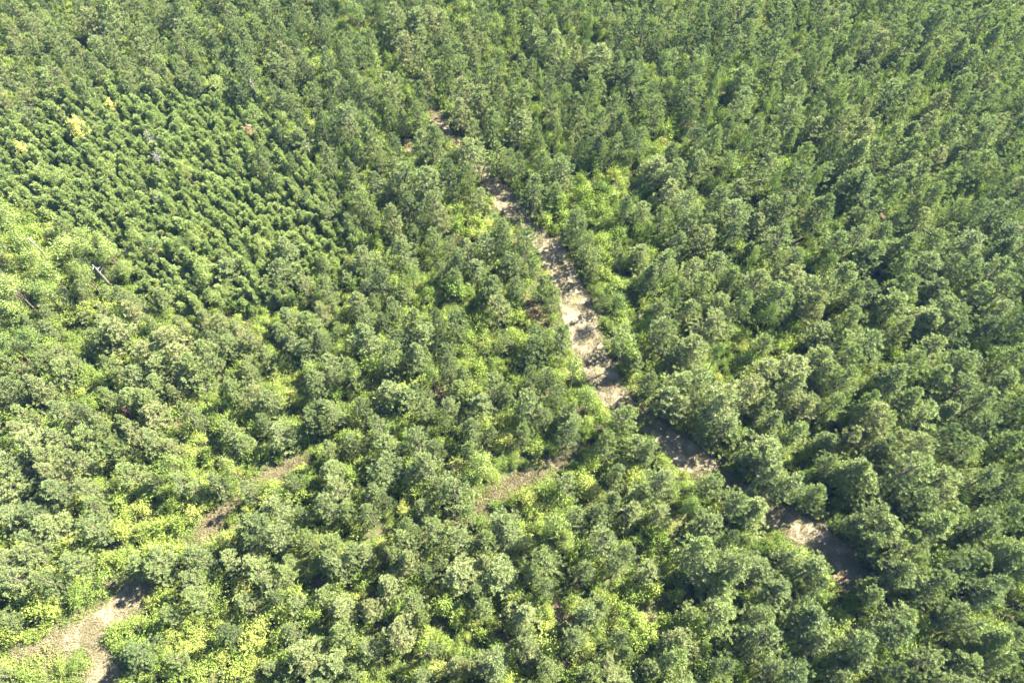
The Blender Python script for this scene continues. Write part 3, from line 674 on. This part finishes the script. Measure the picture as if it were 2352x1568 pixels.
mass('pine_wood', [(x, y, float(hz(x, y)), rad / 1.9, h / PH, U(0, 6.28), R_.randrange(len(PV)), tn) for x, y, h, rad, fill, tn, s in REST],
     [list(first[v]) for v in range(len(PV))], 'mass of smaller farther pines filling the plantation between the nearer ones', 'pine wood')

sap = [q + [score(*q)] for q in sap]; sap.sort(key=lambda q: -q[4])
sf_ = {}
for i, (x, y, h, r, s) in enumerate(sap[:300]):
    v = i if i < len(SV) else R_.randrange(len(SV))
    if v not in sf_: o = link('young_pine', SV[v]); sf_[v] = o
    else: o = sf_[v].copy(); COL.objects.link(o)
    o.location = (x, y, float(hz(x, y))); o.scale = (r / .8, r / .8, h / 3.0); o.rotation_euler = (0, 0, U(0, 6.28))
    tn = min(1, max(0, R_.gauss(.5, .25))); o['tint'] = tn; o['category'] = 'young pine'; o['group'] = 'young pines of the replanted area'
    px, py, f = project(x, y, h * .6)
    THINGS.append([o, px, py, ('tall ' if r > 1.0 else 'small ' if r < .75 else '') + tone(['dark green', 'mid green', 'light green'], tn) + ' young pine'])
mass('young_pine_stand', [(x, y, float(hz(x, y)), r / .8, h / 3.0, U(0, 6.28), R_.randrange(len(SV)), min(1, max(0, R_.gauss(.5, .25)))) for x, y, h, r, s in sap[300:]],
     [[sf_[v]] for v in range(len(SV))], 'mass of small densely planted young pines at upper left', 'young pines')

shr = [q + [score(*q[:4]) * (2 if q[4] else 1)] for q in shr]; shr.sort(key=lambda q: -q[5])
hf_ = {}
for i, (x, y, h, r, gl, s) in enumerate(shr[:300]):
    v = i if i < len(HV) else R_.randrange(len(HV))
    if v not in hf_: o = link('shrub', HV[v]); hf_[v] = o
    else: o = hf_[v].copy(); COL.objects.link(o)
    o.location = (x, y, float(hz(x, y))); o.scale = (r / 1.1, r / 1.1, h / 1.5); o.rotation_euler = (0, 0, U(0, 6.28))
    tn = min(1, max(0, R_.gauss(.55, .27))); o['tint'] = tn; o['category'] = 'shrub'; o['group'] = 'shrubs between the pines'
    px, py, f = project(x, y, h * .6)
    THINGS.append([o, px, py, ('broad ' if r > 1.4 else 'small ' if r < 1.0 else '') + tone(['dark green', 'leafy green', 'bright green', 'yellow-green'], tn) + ' shrub'])
mass('undergrowth', [(x, y, float(hz(x, y)), r / 1.1, h / 1.5, U(0, 6.28), R_.randrange(len(HV)), min(1, max(0, R_.gauss(.5, .27)))) for x, y, h, r, gl, s in shr[300:]],
     [[hf_[v]] for v in range(len(HV))], 'leafy green undergrowth between the pines', 'undergrowth')

bt = {}
for (x, y, h, rad, k) in broads:
    v = R_.randrange(len(BV[k]))
    e = bpy.data.objects.new('broadleaf_tree', None); COL.objects.link(e)
    e.location = (x, y, float(hz(x, y))); e.scale = (rad / 2.0, rad / 2.0, h / 8); e.rotation_euler = (0, 0, U(0, 6.28))
    if (k, v) not in bt: bt[(k, v)] = (link('crown', BV[k][v][0], e), link('trunk', BV[k][v][1], e)); c = bt[(k, v)][0]
    else:
        c, t = bt[(k, v)][0].copy(), bt[(k, v)][1].copy()
        for q in (c, t): COL.objects.link(q); q.parent = e
    c['tint'] = {'s': U(.4, .8), 'l': U(.55, .95), 'd': U(.0, .4)}[k]
    e['category'] = 'broadleaf tree'; e['group'] = 'broadleaf trees among the pines'
    px, py, f = project(x, y, h * .65)
    THINGS.append([e, px, py, {'s': 'narrow pointed leafy tree', 'l': 'light green broadleaf tree', 'd': 'dark green broadleaf tree'}[k]])

# single odd trees: yellow, rusty, bare
def single(name, px, py, h, rad, mat, kind, tint, what, cat, group=None, lobes=9):
    x, y = at(px, py, h * .7)
    e = bpy.data.objects.new(name, None); COL.objects.link(e); e.location = (x, y, float(hz(x, y)))
    if kind == 'leaf':
        c, t = lobed(h, rad, lobes, 110, .16, zc=.55)
        link('crown', c.mesh(name + '_crown', mat), e)['tint'] = tint
        link('trunk', t.mesh(name + '_trunk', M_BARK), e)
    e['category'] = cat
    if group: e['group'] = group
    THINGS.append([e, px, py, what]); return e
single('yellow_tree', 181, 293, 5.0, 1.45, M_YELLOW, 'leaf', .5, 'yellow autumn tree', 'yellow tree', 'yellow trees in the young plantation', 16)['label'] = 'largest bright yellow tree among the young pines at upper left'
single('yellow_tree', 255, 240, 3.9, .8, M_YELLOW, 'leaf', .5, '', 'yellow tree', 'yellow trees in the young plantation')['label'] = 'small yellow tree up and right of the largest yellow tree'
single('yellow_tree', 46, 338, 3.8, .8, M_YELLOW, 'leaf', .2, '', 'yellow tree', 'yellow trees in the young plantation')['label'] = 'small yellow tree near the left edge, below the largest yellow tree'
single('yellow_tree', 133, 254, 3.4, .7, M_YELLOW, 'leaf', .0, '', 'yellow tree', 'yellow trees in the young plantation', 6)['label'] = 'faint yellow tree just up and left of the largest yellow tree'
single('rust_shrub', 571, 297, 4.4, 1.1, M_RUST, 'leaf', 1, '', 'rusty shrub', 'rust-coloured dying plants')['label'] = 'pale rust-coloured young tree on the right side of the young plantation'
single('rust_shrub', 708, 158, 2.4, 1.2, M_RUST, 'leaf', .7, '', 'rusty shrub', 'rust-coloured dying plants')['label'] = 'reddish-brown shrub in the dark gap below the top left pines'
single('rust_shrub', 288, 942, 3.0, 1.0, M_RUST, 'leaf', .0, '', 'rusty shrub', 'rust-coloured dying plants')['label'] = 'dark reddish shrub among pines left of centre, above the pale path strip'
single('rust_shrub', 1580, 287, 1.6, 1.3, M_RUST, 'leaf', .8, '', 'rusty shrub', 'rust-coloured dying plants')['label'] = 'reddish dry shrub in the sunny glade right of the upper track'
single('rust_shrub', 1225, 715, 1.2, 1.2, M_RUST, 'leaf', .4, '', 'rusty shrub', 'rust-coloured dying plants')['label'] = 'low reddish-brown shrub just left of the sunlit middle of the track'
single('rust_shrub', 2021, 1330, 1.3, 1.4, M_RUST, 'leaf', .3, '', 'rusty shrub', 'rust-coloured dying plants')['label'] = 'low rusty shrub where the track vanishes at lower right'
THINGS = [t for t in THINGS if 'label' not in t[0]]
bares = []
for px, py, h, rad, lab in ((347, 320, 4.2, 1.3, 'grey leafless tree standing in the middle of the young plantation'), (368, 372, 4.0, 1.3, 'small grey leafless tree just below the larger grey one'),
                            (372, 465, 3.8, 1.2, 'grey leafless tree near the lower edge of the young plantation'), (64, 262, 4.5, 1.3, 'grey leafless tree at the left edge of the young plantation')):
    x, y = at(px, py, h * .7); o = link('bare_tree', bare(h, rad).mesh('bare_tree', M_GREYWOOD)); o.location = (x, y, float(hz(x, y)))
    tag(o, lab, 'bare tree', 'grey leafless trees')
def snag(px0, py0, px1, py1, h, r, lab):
    """a standing or leaning pale trunk whose foot and top are at the two pixels"""
    x0, y0 = at(px0, py0, 1.5); x1, y1 = at(px1, py1, h)
    t = MB(); a, b = Vector((0, 0, -1.6)), Vector((x1 - x0, y1 - y0, h - 1.5))
    t.tube([a, a.lerp(b, .4), a.lerp(b, .8), b], [r * 1.3, r, r * .8, r * .5], 8)
    for k in range(4):
        q = a.lerp(b, U(.6, .98)); t.tube([q, q + (rv() + Vector((0, 0, .6))).normalized() * U(.4, .9)], [r * .4, r * .1], 4)
    o = link('dead_trunk', t.mesh('dead_trunk', M_PALEWOOD)); o.location = (x0, y0, 1.5 + float(hz(x0, y0))); tag(o, lab, 'dead trunk', 'bare pale trunks')
snag(245, 645, 214, 610, 9.2, .12, 'long pale bare trunk leaning out of the light green trees at the left')
snag(92, 572, 64, 548, 9.0, .12, 'short broken pale snag above the left edge broadleaf trees')
snag(588, 216, 574, 180, 7.5, .12, 'pale bare lower trunk under the tall tree at the young plantation\'s upper right corner')
snag(710, 346, 700, 322, 6.0, .10, 'pale thin trunk at the right edge of the young plantation')
# ------------------------------------------------------------------ weeds and dry grass
wd = []
n = 42000
cand = np.stack([rng.uniform(-105, 105, n), rng.uniform(-8, 140, n)], 1); cg = track_gap(cand[:, 0], cand[:, 1])
nz = np.sin(cand[:, 0] * .31 + 1.1) * np.sin(cand[:, 1] * .27) + .6 * np.sin(cand[:, 0] * .83 + cand[:, 1] * .57)
for (x, y), g, q in zip(cand, cg, nz):
    px, py, f = project(x, y, .3)
    if not (-60 < px < 2412 and -60 < py < 1650): continue
    gl = glade(px, py) or inside(px, py, YOUNG)
    if g < .1 and U(0, 1) > (.05 if g < -.5 else .35): continue
    if not gl and q < -1.0 and g > 1.5: continue
    if len(wd) > 22000: break
    s = U(.5, 1.25) * (.45 if g < .1 else 1)
    wd.append((x, y, float(hz(x, y)) + .02, s, s * U(.6, 1.3), U(0, 6.28), R_.randrange(5), min(1, max(0, R_.gauss(.45, .28) + (.2 if g < 1 else 0)))))
pr = [link('weeds', m) for m in CV]
for i, o in enumerate(pr):
    x, y, z, s, s2, r, v, tn = wd[i]; o.location = (x, y, z); o['tint'] = tn
    tag(o, 'low green weeds growing on the forest floor', 'weeds', None, 'stuff')
mass('ground_cover', wd[5:], [[o] for o in pr], 'low green weeds and vines covering the forest floor', 'weeds')
gr = []
for P in (MAIN, LOWER, SPUR, SIDE, UPPER):
    for i in range(len(P)):
        for _ in range(7):
            w = P[i, 2]; a = U(0, 6.28); q = math.sqrt(U(0, 1)) * (w + .5)
            x, y = P[i, 0] + q * math.cos(a), P[i, 1] + q * math.sin(a); s = U(.5, 1.2)
            gr.append((x, y, float(hz(x, y)) + .05, s, s * U(.5, .9), U(0, 6.28), R_.randrange(3), U(0, 1)))
R_.shuffle(gr)
pr = [link('dry_grass', m) for m in GV]
for i, o in enumerate(pr):
    o.location = gr[i][:3]; o['tint'] = .5; tag(o, 'dry straw-coloured grass on the track', 'dry grass', None, 'stuff')
mass('dry_grass', gr[3:], [[o] for o in pr], 'short dry mown grass covering the tracks', 'dry grass')

# ------------------------------------------------------------------ haze
hb = MB()
for z in (-2, 90):
    for x, y in ((-330, -120), (330, -120), (330, 420), (-330, 420)): hb.v.append(Vector((x, y, z)))
hb.f = [(3, 2, 1, 0), (4, 5, 6, 7), (0, 1, 5, 4), (1, 2, 6, 5), (2, 3, 7, 6), (3, 0, 4, 7)]; hb.mi = [0] * 6
m, n, l = nodes('haze_air')
v = n.new('ShaderNodeVolumePrincipled'); v.inputs['Color'].default_value = (.18, .38, .90, 1); v.inputs['Density'].default_value = .00013
v.inputs['Anisotropy'].default_value = 0
o_ = n.new('ShaderNodeOutputMaterial'); l.new(v.outputs[0], o_.inputs['Volume'])
tag(link('haze', hb.mesh('haze', m)), kind='stuff')

# ------------------------------------------------------------------ labels: nearest landmark, direction from it, place in the order outwards
LM = [(1340, 770, 'the sunlit middle of the track'), (1425, 930, 'the track fork'), (1565, 1040, 'the shaded track stretch below the fork'), (1790, 1190, 'the last sunny patch of track'),
      (1960, 1320, "the track's vanishing point at lower right"), (1275, 600, 'the shaded middle bend of track'), (1155, 455, 'the small bare track patch above centre'), (1010, 285, 'the topmost visible gap of track'),
      (1190, 1105, 'the thin side path'), (500, 1190, 'the narrow pale path strip'), (610, 1095, 'the upper end of the narrow path'), (290, 1375, 'the pale clearing at lower left'),
      (240, 1540, 'the bare spur at the bottom left'), (230, 625, 'the leaning pale trunk'), (181, 293, 'the largest yellow tree'), (571, 297, 'the rust-coloured young tree'),
      (347, 320, 'the grey leafless tree'), (372, 465, 'the lowest grey leafless tree'), (590, 200, "the young plantation's upper right corner"), (288, 942, 'the dark reddish shrub'), (1580, 287, 'the reddish glade shrub'),
      (1400, 410, 'the sunny glade'), (1780, 780, 'the bright shrubby glade'), (1350, 1410, 'the weedy opening at bottom centre'), (40, 40, 'the top left corner'), (2320, 30, 'the top right corner'),
      (2320, 1540, 'the bottom right corner'), (2330, 780, 'the middle of the right edge'), (20, 800, 'the middle of the left edge'), (1700, 20, 'the top edge, right of middle'), (1176, 10, 'the middle of the top edge'),
      (640, 20, 'the top edge, left of middle'), (800, 1560, 'the bottom edge, left of middle'), (1700, 1560, 'the bottom edge, right of middle'), (2050, 1050, 'the dense pines at lower right'),
      (2000, 500, 'the dense pines at upper right'), (820, 780, 'the dense pines left of the track'), (640, 1330, 'the pines between clearing and bottom edge'), (950, 1050, 'the pines left of the side path'), (40, 1180, 'the lower left edge'), (450, 780, 'the pines below the young plantation'), (960, 420, 'the pines left of the upper track')]
DIR = ['right of', 'up and right of', 'above', 'up and left of', 'left of', 'down and left of', 'below', 'down and right of']
ORD = ['', 'second', 'third', 'fourth', 'fifth', 'sixth', 'seventh', 'eighth', 'ninth', 'tenth', 'eleventh', 'twelfth', 'thirteenth', 'fourteenth', 'fifteenth', 'sixteenth', 'seventeenth', 'eighteenth', 'nineteenth', 'twentieth']
cells = {}
for t in THINGS:
    d = [(math.hypot(t[1] - a, t[2] - b), i) for i, (a, b, c) in enumerate(LM)]
    dist, i = min(d); a = math.degrees(math.atan2(-(t[2] - LM[i][1]), t[1] - LM[i][0])) % 360
    cells.setdefault((i, int(((a + 22.5) % 360) // 45), t[0]['category']), []).append((dist, t))
for (i, k, cat), lst in cells.items():
    lst.sort(key=lambda q: q[0])
    for r, (dist, t) in enumerate(lst):
        place = ('nearest ' if r == 0 else ORD[min(r, 19)] + ' out ')
        lab = f"{t[3]}, {place}{DIR[k]} {LM[i][2]}".replace(', nearest', ', nearest one')
        while len(lab.split()) > 16:
            for a, b in ((' one ', ' '), ('very large', 'large'), ('pale grey-green', 'pale'), (' out ', ' '), ('up and', 'up'), ('down and', 'down'), ('the track fork', 'fork')):
                if a in lab: lab = lab.replace(a, b); break
            else: break
        t[0]['label'] = lab
print('counts', dict(pines=len(pines), read=n_read, sap=len(sap), shr=len(shr), broad=len(broads), weeds=len(wd), grass=len(gr)))
